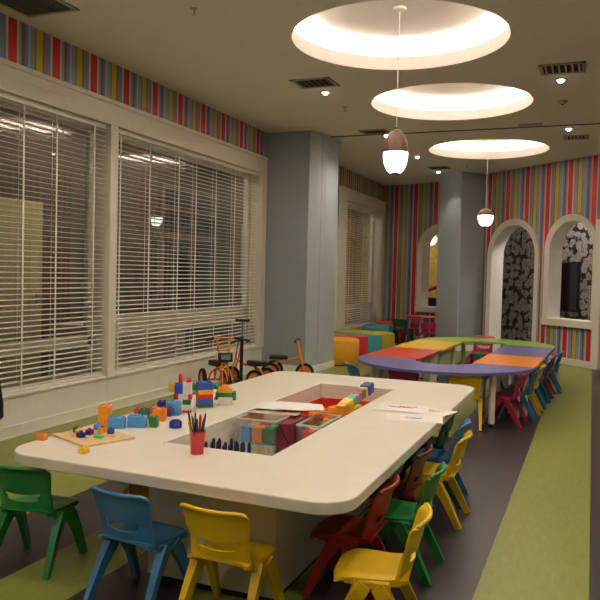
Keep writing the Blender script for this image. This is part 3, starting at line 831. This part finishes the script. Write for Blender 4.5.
# pencil cup
cupx, cupy = -1.712, 2.985
t = thing('pencil_cup', 'red tapered plastic pencil cup on the table near the bin', 'cup', (cupx, cupy, TZ))
m = MB(); m.lathe([(0, 0), (.031, 0), (.034, .06), (.0395, .108), (.0365, .108), (.031, .06), (.028, .004), (0, .004)], n=32); m.obj('body', 'p_cupred', t, smooth=40)
PC = [('green', PL['darkgreen'], 1), ('dark blue', (28, 36, 74), 1), ('black', (24, 24, 26), 3), ('red', (160, 36, 30), 2), ('yellow', (206, 160, 40), 1), ('brown', (92, 56, 36), 1), ('pink', (196, 90, 92), 1), ('teal', (24, 80, 84), 1)]
k = 0
for nm, c, n in PC:
    mt = plain(nm+' pencil paint', c, .4)
    for j in range(n):
        a = 2.4*k; r0 = .012+.010*(k % 3)/2; rr = .032+.022*((k*7) % 5)/4
        L = .165+.03*((k*5) % 7)/6
        p0 = Vector((r0*cos(a)*.7, r0*sin(a)*.7, .008)); p1 = Vector((rr*cos(a), rr*sin(a), .008+L))
        dd = (p1-p0).normalized()
        lab = nm+' pencil standing point up in the red cup'
        t = thing('pencil', lab, 'pencil', (cupx, cupy, TZ), 0, 'pencils in the red cup')
        m = MB(); m.tube([p0, p1-dd*.018], .0052, 6); m.obj('shaft', mt, t)
        m = MB(); m.tube([p1-dd*.018, p1], [.0052, .0006], 8); m.obj('tip', 'board' if nm in ('yellow', 'pink') else mt, t)
        k += 1
# drawings
sheets = [((-1.12, 4.62), .34, .26, .12, 'sheet with orange and blue scribbles, uppermost against the toy bin edge'), ((-.935, 4.60), .28, .24, -.30, 'sheet with yellow scribbles overhanging the table edge by the blue chair'), ((-.98, 4.34), .34, .24, .22, 'nearly blank sheet lying lowest of the three drawings')]
for i, ((x, y), w, d, rz, lab) in enumerate(sheets):
    t = thing('drawing_sheet', lab, 'paper', (x, y, TZ+.0007+.0012*(2-i)), rz, 'drawings on the activity table')
    m = MB(); m.box((0, 0, .0004), (w, d, .0008)); m.obj('sheet', 'paper', t)
    cs = [['orange', 'navy', 'brickred'], ['brickyellow', 'orange'], ['skyblue']][i]
    for k, c in enumerate(cs):
        m = MB(); rnd = random.Random(i*5+k)
        cxx, cyy = rnd.uniform(-.05, .05), rnd.uniform(-.04, .04)
        P = [(cxx+.05*sin(q*1.3+k)+.012*q*.4-.03, cyy+.022*cos(q*2.1+k), .0012) for q in [j*.35 for j in range(24)]]
        m.tube(P, .0016, 4); m.obj('scribble', plain('crayon '+c, tuple(int(.55*v+.45*228) for v in PL[c]), .8), t)

# ------------------------------------------------------------------ things in the bin
rnd = random.Random(3)
m = MB()
t = thing('pen_tray', 'dark pen tray in the near end of the toy bin', 'tray', (-1.79, 3.44, BZ), .1)
m.box((0, 0, .045), (.27, .13, .09), bev=.006); m.obj('body', 'p_darkblue', t)
for i in range(7):
    for j in range(2):
        x, y = -1.79+(-.112+.036*i+.014*j), 3.44-.03+.06*j
        p = thing('marker_pen', 'dark blue marker pen standing upright in the pen tray', 'pen', (x, y, BZ+.0905), 0, 'marker pens in the toy bin')
        hh = .085+rnd.uniform(-.012, .018)
        m = MB(); m.lathe([(0, 0), (.0095, 0), (.0095, hh*.6), (0, hh*.6)], n=12); m.obj('barrel', 'p_darkblue', p, smooth=40)
        m = MB(); m.lathe([(.0105, hh*.6), (.0095, hh), (.004, hh+.012), (0, hh+.012)], n=12); m.obj('cap', 'p_darkblue', p, smooth=40)
def clear_box(x, y, w, d, h, rz, label):
    t = thing('clear_box', label, 'storage box', (x, y, BZ), rz)
    m = MB(); th = .004
    m.box((0, 0, th/2), (w, d, th))
    for dx, dy, a, b in ((0, d/2, w, th), (0, -d/2, w, th), (w/2, 0, th, d), (-w/2, 0, th, d)): m.box((dx, dy, h/2), (a, b, h))
    m.obj('walls', 'clear', t)
    m = MB()
    for dx, dy, a, b in ((0, d/2, w+.012, .012), (0, -d/2, w+.012, .012), (w/2, 0, .012, d), (-w/2, 0, .012, d)): m.box((dx, dy, h-.006), (a, b, .012), bev=.003)
    m.obj('rim', plain('frosted rim', (196, 190, 180), .4), t)
    return t
clear_box(-1.768, 3.94, .25, .38, .255, 0, 'clear plastic box of games and blocks under the white papers')
clear_box(-1.483, 4.03, .14, .36, .232, 0, 'clear plastic box of mixed blocks beside the orange bricks')
def puzzle_card():
    m, nt, b, out = new_mat('spotted game card')
    tc = nt.nodes.new('ShaderNodeTexCoord'); v = nt.nodes.new('ShaderNodeTexVoronoi'); v.inputs['Scale'].default_value = 34
    nt.links.new(tc.outputs['Object'], v.inputs['Vector'])
    r = nt.nodes.new('ShaderNodeValToRGB'); r.color_ramp.interpolation = 'CONSTANT'
    r.color_ramp.elements[0].color = srgb((226, 186, 70)); r.color_ramp.elements[1].position = .42; r.color_ramp.elements[1].color = srgb((196, 208, 206))
    nt.links.new(v.outputs['Distance'], r.inputs[0]); nt.links.new(r.outputs[0], b.inputs['Base Color']); b.inputs['Roughness'].default_value = .4
    return m
t = thing('game_box', 'pale blue game box with yellow spots inside the clear box', 'game box', (-1.768, 3.865, BZ+.006), 0)
m = MB(); m.box((0, 0, .05), (.215, .20, .10), bev=.002, seg=1); m.obj('carton', 'bluegrey_box', t)
m = MB(); m.box((0, 0, .101), (.205, .19, .002)); m.obj('lid_print', puzzle_card(), t)
m = MB()
for i, c in enumerate(range(5)): m.box((-.08+.04*i, -.101, .05), (.022, .002, .065), bev=.0005, seg=1)
m.obj('side_print', 'p_brickyellow', t)
cc = ['skyblue', 'orange', 'brickgreen', 'brickyellow', 'brickred', 'lime', 'brickblue', 'white']
for i in range(3):
    for j in range(2):
        x, y = -1.768-.072+.072*i, 3.865-.065+.10*j
        c = cc[(i+3*j) % 8]
        brick('toy_brick', x, y, .064, .07, .09, c, .1*i-.1, '%s brick inside the clear box, on top of the game box %s' % ({'skyblue': 'light blue', 'orange': 'orange', 'brickgreen': 'dark green', 'brickyellow': 'yellow', 'brickred': 'red', 'lime': 'lime green'}[c], 'front row' if j == 0 else 'rear row'), 2, 2, 'bricks in the clear boxes', z=BZ+.110+.003*i)
nmz = {'skyblue': 'light blue', 'orange': 'orange', 'brickgreen': 'dark green', 'brickyellow': 'yellow', 'brickred': 'red', 'lime': 'lime green', 'brickblue': 'deep blue', 'white': 'white'}
for lay in range(2):
    for j in range(4):
        c = cc[(j*3+lay*2+2) % 8]
        brick('toy_brick', -1.483, 4.03-.125+.083*j, .09, .066, .085, c, rnd.uniform(-.2, .2), '%s brick in the %s layer of the clear box of mixed blocks' % (nmz[c], 'upper' if lay else 'lower'), 2, 2, 'bricks in the clear box of mixed blocks', z=BZ+.006+.098*lay)
t = thing('maroon_box', 'maroon cardboard box standing between the two clear boxes', 'box', (-1.598, 3.90, BZ), -.0)
m = MB(); m.box((0, 0, .122), (.076, .26, .244), bev=.004); m.obj('carton', 'p_maroon', t)
m = MB(); m.tube([(-.03, -.134, .235), (-.01, -.138, .19), (.02, -.137, .15), (.036, -.132, .12)], .005, 8); m.obj('strap', 'black', t)
# papers over the boxes
pz = BZ+.262+.002
def sheet(x, y, w, d, rz, z, label, tilt=0, mat='paper'):
    t = thing('loose_paper', label, 'paper', (x, y, z), rz, 'papers over the storage boxes')
    m = MB(); nu, nv = 8, 8
    def P(i, j, dz):
        u, v = i/nu-.5, j/nv-.5
        return (u*w, v*d, tilt*v*d+.006*sin(u*5+v*3)*abs(v)+dz)
    m.grid(lambda i, j: P(i, j, .0008), lambda i, j: P(i, j, 0), nu, nv); m.obj('sheet', mat, t, smooth=60)
M['paper_tan'] = plain('tan paper', (178, 160, 128), .8, .1, 25)
pz = BZ+.255+.004
sheet(-1.75, 4.02, .30, .22, .12, pz, 'brown edged paper beneath the white sheets over the boxes', 0, 'paper_tan')
sheet(-1.735, 4.15, .40, .27, .22, pz+.010, 'large white paper lying across the clear box of games', -.01)
sheet(-1.64, 4.12, .28, .20, .40, pz+.017, 'topmost white paper turned askew over the boxes', -.02)
# red tray and loose bricks
t = thing('brick_tray', 'red plastic tray of bricks at the far end of the toy bin', 'tray', (-1.66, 4.86, BZ), 0)
m = MB(); w, d, h = .50, .72, .15
m.box((0, 0, .006), (w, d, .012))
for dx, dy, a, b in ((0, d/2, w, .012), (0, -d/2, w, .012), (w/2, 0, .012, d), (-w/2, 0, .012, d)): m.box((dx, dy, h/2), (a, b, h), bev=.004, seg=1)
m.obj('body', 'p_redtray', t)
cols = ['orange', 'amber', 'brickyellow', 'brickred', 'orange', 'amber', 'brickred', 'brickyellow']
wh = ['at the tray end nearest the papers', 'second row of the red tray', 'third row of the red tray', 'at the far wall of the red tray']
k = 0
for i in range(4):
    for j in range(4):
        c = cols[(i*3+j) % 8]
        brick('toy_brick', -1.66-.17+.11*i, 4.86-.27+.17*j, .07, .11, .062, c, rnd.uniform(-.5, .5), '%s brick lying %s' % ({'orange': 'orange', 'amber': 'amber', 'brickyellow': 'yellow', 'brickred': 'red'}[c], wh[j]), 2, 3, 'bricks in the red tray', z=BZ+.0135); k += 1
for i, (x, y, c, rz) in enumerate([(-1.60, 4.52, 'amber', .5), (-1.535, 4.66, 'brickyellow', .9), (-1.74, 4.70, 'orange', -.3), (-1.55, 4.57, 'amber', 1.2), (-1.68, 4.90, 'brickred', .2), (-1.80, 4.88, 'orange', .6), (-1.60, 5.05, 'brickyellow', -.5)]):
    brick('toy_brick', x, y, .07, .13, .058, c, rz, '%s brick heaped on the others in the red tray, %s' % ({'amber': 'amber', 'brickyellow': 'yellow', 'orange': 'orange', 'brickred': 'red'}[c], ['beside the papers', 'under the leaning tower', 'by the window side', 'against the clear box', 'in mid tray', 'by the bin wall', 'toward the far end'][i]), 2, 3, 'heaped bricks in the red tray', z=BZ+.0135+.07+(.066 if i == 3 else 0))
# leaning tower of bricks
P0, P1 = Vector((-1.475, 4.39, .572)), Vector((-1.42, 4.86, .665))
dv = P1-P0; L = dv.length
t = thing('leaning_brick_tower', 'long tower of joined bricks lying slanted out of the toy bin', 'toy', P0)
R = dv.to_track_quat('Z', 'Y').to_matrix().to_4x4()
t.rotation_euler = R.to_euler()
zc = 0
for c, h, w in (('amber', .05, .06), ('brickyellow', .10, .065), ('lime', .05, .06), ('skyblue', .045, .06), ('brickred', .05, .06), ('brickgreen', .06, .06), ('orange', .04, .055), ('navy', .085, .07)):
    m = MB(); m.box((0, 0, zc+h/2), (w, w, h-.002), bev=.003, seg=1)
    if c == 'navy': studs(m, 2, 2, w, w, zc+h, .014, .012)
    else: studs(m, 2, 2, w, w, zc+h-.002, .012, .002)
    m.obj('brick', 'p_'+c, t); zc += h

# ------------------------------------------------------------------ ring of coloured tables
RCX, RY0, RY1, RO, RI, RZ = -1.43, 7.70, 10.06, .92, .31, .55
G2 = 'coloured table sections set in a ring'
def rot(p):
    a = radians(-2.0); x, y = p[0]-RCX, p[1]-RY0
    return (RCX+x*cos(a)-y*sin(a), RY0+x*sin(a)+y*cos(a))
def ring_table(label, poly, mat, legs, ctr):
    poly = [rot(p) for p in poly]; legs = [rot(p) for p in legs]; ctr = rot(ctr)
    t = thing('table_section', label, 'table', (ctr[0], ctr[1], 0), 0, G2)
    m = MB(); m.prism([(x-ctr[0], y-ctr[1]) for x, y in poly], RZ-.026, RZ, bev=.003); m.obj('tabletop', mat, t)
    for x, y in legs:
        m = MB(); m.cyl((x-ctr[0], y-ctr[1], 0), .032, .03, RZ-.026, 20); l = m.obj('leg', 'cream', t, smooth=40)
        m = MB(); m.cyl((x-ctr[0], y-ctr[1], 0), .026, 0, .03, 16); m.obj('foot', 'black', l, smooth=40)
def arc(cy, a0, a1, r, n=28): return [(RCX+r*cos(a0+(a1-a0)*i/n), cy+r*sin(a0+(a1-a0)*i/n)) for i in range(n+1)]
e = .003
near = arc(RY0-e, pi, 2*pi, RO)+arc(RY0-e, 2*pi, pi, RI)
far = arc(RY1+e, 0, pi, RO)+arc(RY1+e, pi, 0, RI)
lr = (RO+RI)/2+.05
ring_table('purple half ring table end next to the cream activity table', near, 't_purple', [(RCX+.76*cos(a), RY0+.76*sin(a)) for a in (radians(186), radians(222), radians(320), radians(356))], (RCX, RY0-.6))
ring_table('lime green half ring table end below the arched niches', far, 't_green', [(RCX+.66*cos(a), RY1+.66*sin(a)) for a in (radians(8), radians(55), radians(125), radians(172))], (RCX, RY1+.6))
def straight(label, x0, x1, ya, yb, mat):
    poly = rounded_rect((x1-x0)/2, (yb-ya)/2-e, .01, 2, (x0+x1)/2, (ya+yb)/2)
    ring_table(label, poly, mat, [(x, y) for x in (x0+.1, x1-.1) for y in (ya+.09, yb-.09)], ((x0+x1)/2, (ya+yb)/2))
YM = 8.82
straight('red straight table section beside the ottomans', RCX-RO, RCX-RI+.02, RY0, YM, 't_red')
straight('yellow straight table section between the red and green ones', RCX-RO, RCX-RI+.02, YM, RY1, 't_yellow')
straight('orange straight table section beside the green floor band', RCX+RI-.02, RCX+RO, RY0, YM-.05, 't_orange')
straight('purple straight table section between the orange and green ones', RCX+RI-.02, RCX+RO, YM-.05, RY1, 't_purple')
G3 = 'small plastic chairs around the ring of coloured tables'
chair('yellow', -1.11, 7.11, 6, 'yellow plastic chair at the purple end facing away from us', G3)
chair('magenta', -1.70, 7.10, 5, 'magenta plastic chair tucked under the purple table end', G3)
chair('blue', -2.17, 7.28, -50, 'blue plastic chair at the purple end beside the ottomans', G3)
chair('magenta', -.760, 7.417, 82, 'magenta plastic chair by the white leg of the purple end', G3)
chair('blue', -.68, 7.80, 92, 'blue plastic chair tucked behind the magenta chair', G3)
chair('yellow', -.65, 8.18, 90, 'yellow plastic chair under the orange table section', G3)
chair('blue', -.63, 8.62, 92, 'blue plastic chair just past the yellow chair at the orange section', G3)
chair('teal', -.60, 9.05, 90, 'teal plastic chair under the second purple section', G3)
chair('magenta', -.58, 9.45, 88, 'magenta plastic chair between the teal and the last blue chair', G3)
chair('blue', -.52, 9.88, 92, 'blue plastic chair nearest the striped wall at the ring', G3)
chair('magenta', -1.52, 11.16, 180, 'magenta plastic chair facing us behind the lime green table end', G3, 1.06)
chair('green', -1.14, 9.35, -90, 'green plastic chair inside the ring at the purple section', G3, .95)

# round red table in the corner
t = thing('round_table', 'round red table below the corner arch', 'table', (-3.27, 14.88, 0))
m = MB(); m.lathe([(0, .58), (.33, .58), (.34, .59), (.34, .605), (.33, .61), (0, .61)], n=40); m.obj('tabletop', 't_red', t, smooth=40)
m = MB(); m.cyl((0, 0, 0), .045, .02, .58, 20); m.obj('leg', 'cream', t, smooth=40)
m = MB(); m.lathe([(0, 0), (.22, 0), (.22, .012), (.05, .03), (0, .03)], n=32); m.obj('base', 'black', t, smooth=40)
G4 = 'small plastic chairs at the round red table'
chair('darkgreen', -3.52, 14.33, -12, 'dark green plastic chair at the round red table', G4, 1.1)
chair('magenta', -3.46, 15.32, 190, 'magenta plastic chair behind the round red table', G4, 1.1)
chair('magenta', -3.05, 14.42, 20, 'magenta plastic chair between the round red table and the grey column', G4, 1.0)

# ------------------------------------------------------------------ ottomans
G5 = 'coloured ottomans along the window wall'
def ottoman_round(x, y, r, h, mat, label):
    t = thing('ottoman', label, 'ottoman', (x, y, 0), 0, G5)
    m = MB(); m.lathe([(0, .02), (r-.02, .02), (r, .04), (r, h-.03), (r-.012, h-.008), (r-.04, h), (0, h+.006)], n=48); m.obj('cushion', mat, t, smooth=45)
    m = MB(); m.lathe([(r-.002, h-.035), (r+.003, h-.032), (r-.002, h-.029)], n=48); m.obj('piping', mat, t, smooth=60)
    m = MB(); m.cyl((0, 0, 0), r-.04, 0, .02, 32); m.obj('base', 'black', t)
def ottoman_slab(poly, h, mat, label):
    cx = sum(p[0] for p in poly)/len(poly); cy = sum(p[1] for p in poly)/len(poly)
    t = thing('ottoman', label, 'ottoman', (cx, cy, 0), 0, G5)
    m = MB(); m.prism([(x-cx, y-cy) for x, y in poly], .02, h, bev=.02); m.obj('cushion', mat, t, smooth=40)
    m = MB(); m.prism([((x-cx)*.93, (y-cy)*.93) for x, y in poly], 0, .02); m.obj('base', 'black', t)
ottoman_round(-3.76, 10.99, .345, .41, 'f_yellow', 'round golden yellow ottoman beside the grey pier')
ottoman_slab([(-4.42, 11.46), (-3.61, 11.34), (-3.47, 11.70), (-4.40, 11.86)], .41, 'f_red', 'red wedge ottoman just behind the round yellow one')
ottoman_slab([(-4.40, 11.87), (-3.465, 11.71), (-3.34, 12.06), (-4.38, 12.26)], .41, 'f_teal', 'teal wedge ottoman between the red and the olive ones')
ottoman_slab([(-4.38, 12.27), (-3.335, 12.07), (-3.22, 12.50), (-3.4, 12.78), (-4.36, 12.84)], .42, 'f_olive', 'olive yellow wedge ottoman last of the row of three')
ottoman_slab([(-4.30, 14.1), (-3.76, 14.1), (-3.76, 14.62), (-4.30, 14.62)], .42, 'f_teal', 'square teal ottoman below the far blind')
ottoman_slab([(-4.30, 15.0), (-3.74, 15.0), (-3.74, 15.5), (-4.30, 15.5)], .44, 'f_red', 'square red ottoman in the corner under the striped wall')

# ------------------------------------------------------------------ tricycles and scooter
def wheel(t, x, y, r, w, ang=0):
    """wheel standing with its axle along local y"""
    T = Matrix.Translation((x, y, r)) @ Matrix.Rotation(ang, 4, 'Z') @ Matrix.Rotation(pi/2, 4, 'X')
    m = MB()
    m.lathe([(r*.74, -w/2), (r*.95, -w/2), (r, -w/4), (r, w/4), (r*.95, w/2), (r*.74, w/2)], n=32, T=T, close=True); tr = m.obj('tyre', 'rubber', t, smooth=40)
    m = MB(); m.lathe([(0, -w*.3), (r*.3, -w*.34), (r*.75, -w*.22), (r*.75, w*.22), (r*.3, w*.34), (0, w*.3)], n=32, T=T); m.obj('rim', 'orange_metal', t, smooth=40)
def trike(label, x, y, heading, s=1.0, bar=.56, tall=False, plate=False):
    t = thing('tricycle', label, 'tricycle', (x, y, 0), heading, 'orange tricycles by the window'); t.scale = (s, s, s)
    wheel(t, .27, 0, .125, .035)
    wheel(t, -.17, .14, .128, .04); wheel(t, -.17, -.14, .128, .04)
    m = MB()
    m.tube([(-.17, -.13, .128), (-.17, .13, .128)], .011, 8)
    m.tube([(-.17, 0, .128), (-.16, 0, .22), (-.06, 0, .28), (.08, 0, .29), (.19, 0, .33)], .016, 10)
    m.tube([(-.17, .08, .12), (-.13, .05, .22), (-.06, 0, .275)], .010, 8); m.tube([(-.17, -.08, .12), (-.13, -.05, .22), (-.06, 0, .275)], .010, 8)
    m.obj('frame', 'orange_metal', t, smooth=40)
    m = MB()
    for sy in (-1, 1):
        m.tube([(.27, sy*.03, .125), (.235, sy*.032, .26), (.20, sy*.034, .36), (.16 if not tall else .15, sy*(.035 if not tall else .075), bar)], .011, 8)
    m.tube([(.20, -.034, .35), (.20, .034, .35)], .012, 8)
    if tall:
        m.tube([(.165, -.075, bar-.13), (.165, .075, bar-.13)], .009, 8)
        m.tube([(.15, -.075, bar), (.15, .075, bar)], .011, 8)
    m.obj('fork', 'orange_metal', t, smooth=40)
    m = MB(); m.tube([(.16, -.19, bar-.015), (.155, -.1, bar), (.155, .1, bar), (.16, .19, bar-.015)], .010, 10); m.obj('handlebar', 'orange_metal' if tall else 'black', t, smooth=40)
    for sy in (-1, 1):
        m = MB(); m.tube([(.155, sy*.11, bar), (.16, sy*.20, bar-.016)], .016, 10); m.obj('grip', 'black', t, smooth=40)
        m = MB(); m.tube([(.27, sy*.02, .125), (.27, sy*.07, .125+.05*sy), (.27, sy*.075, .125+.055*sy)], .006, 6); m.box((.27, sy*.115, .125+.055*sy), (.06, .07, .018), bev=.004); m.obj('pedal', 'black', t)
    m = MB(); m.prism([(-.2+.09*0, -.07), (-.2, .07), (-.14, .085), (-.02, .04), (.04, .022), (.04, -.022), (-.02, -.04), (-.14, -.085)], .29, .345, bev=.012); m.obj('saddle', 'black', t, smooth=40)
    # mudguard over the front wheel
    m = MB(); n = 12
    P = [(.27+.165*cos(a), 0, .125+.165*sin(a)) for a in [radians(25+150*i/n) for i in range(n+1)]]
    for sy in (-1, 1): m.tube([(p[0], sy*.026, p[2]) for p in P], .007, 6)
    m.tube([(P[n//2][0], -.026, P[n//2][2]), (P[n//2][0], .026, P[n//2][2])], .007, 6)
    if tall: m.obj('mudguard', 'orange_metal', t, smooth=40)
    else: m.bm.free()
    if plate:
        m = MB(); T = Matrix.Translation((.235, 0, .42)) @ Matrix.Rotation(radians(-10), 4, 'Y')
        m.box((0, 0, 0), (.03, .16, .10), T=T, bev=.012); m.obj('number_plate', 'black', t, smooth=40)
        m = MB(); m.box((.017, 0, 0), (.003, .10, .055), T=T, bev=.001, seg=1); m.obj('plate_label', plain('grey label', (120, 118, 114), .5), t)
    return t
trike('orange tricycle facing us with tall twin bars and black plate', -4.06, 7.56, radians(-46), 1.08, .62, True, True)
trike('orange tricycle with black saddle between the scooter and the pier', -3.91, 8.09, radians(172), 1.0, .58)
trike('orange tricycle parked against the grey pier, black saddle and handlebar', -3.765, 8.845, radians(14), 1.0, .56)
t = thing('kick_scooter', 'black kick scooter with upright T handle beside the window', 'scooter', (-3.80, 7.62, 0), radians(-70))
wheel(t, .0, 0, .075, .03); wheel(t, .52, 0, .065, .03)
m = MB(); m.tube([(.0, 0, .10), (.0, 0, .14), (-.028, 0, .68)], .02, 12); m.obj('stem', 'black', t, smooth=40)
m = MB(); m.tube([(-.028, 0, .68), (-.035, 0, .87)], .010, 10); m.obj('upper_stem', 'steel', t, smooth=40)
m = MB(); m.tube([(-.035, -.085, .87), (-.035, .085, .87)], .016, 10); m.obj('handlebar', 'black', t, smooth=40)
m = MB(); m.box((.26, 0, .075), (.40, .10, .02), bev=.008); m.tube([(.07, 0, .08), (.0, 0, .13)], .018, 10); m.tube([(.46, .03, .07), (.52, .03, .065)], .008, 6); m.tube([(.46, -.03, .07), (.52, -.03, .065)], .008, 6)
m.tube([(0, .022, .075), (0, .022, .15)], .008, 6); m.tube([(0, -.022, .075), (0, -.022, .15)], .008, 6); m.tube([(0, -.03, .15), (0, .03, .15)], .012, 8); m.obj('deck', 'black', t)

# black padded chair mostly outside the frame beside the window wall
t = thing('padded_chair', 'black padded chair cut off by the frame edge beside the window wall', 'chair', (-4.06, 3.9, 0), radians(-8))
m = MB(); T = Matrix.Translation((0.02, 0, .60)) @ Matrix.Rotation(radians(90), 4, 'X')
m.prism([(-.26, -.21), (-.235, -.235), (.24, -.235), (.272, -.205), (.262, -.12), (.20, .18), (.16, .22), (-.16, .22), (-.20, .18)], -.025, .025, T=T, bev=.01); m.obj('backrest', 'black', t, smooth=40)
m = MB(); m.box((-.06, -.22, .40), (.42, .40, .05), bev=.02); m.obj('seat', 'black', t, smooth=40)
for x, y in ((-.24, -.03), (.10, -.03), (-.24, -.38), (.10, -.38)):
    m = MB(); m.tube([(x, y, .38), (x-.01, y, 0)], .013, 10); m.obj('leg', 'black', t, smooth=40)

# ------------------------------------------------------------------ world and colour management
w = bpy.data.worlds.new('world'); scene.world = w; w.use_nodes = True
w.node_tree.nodes['Background'].inputs[0].default_value = (1, .85, .65, 1); w.node_tree.nodes['Background'].inputs[1].default_value = 0.0
vs = scene.view_settings
scene.display_settings.display_device = 'sRGB'
vs.view_transform = 'Standard'; vs.look = 'None'; vs.gamma = 1; vs.exposure = 0.26
try: vs.use_curve_mapping = False
except Exception: pass
scene.cycles.max_bounces = 10; scene.cycles.diffuse_bounces = 5; scene.cycles.transparent_max_bounces = 16; scene.cycles.glossy_bounces = 4
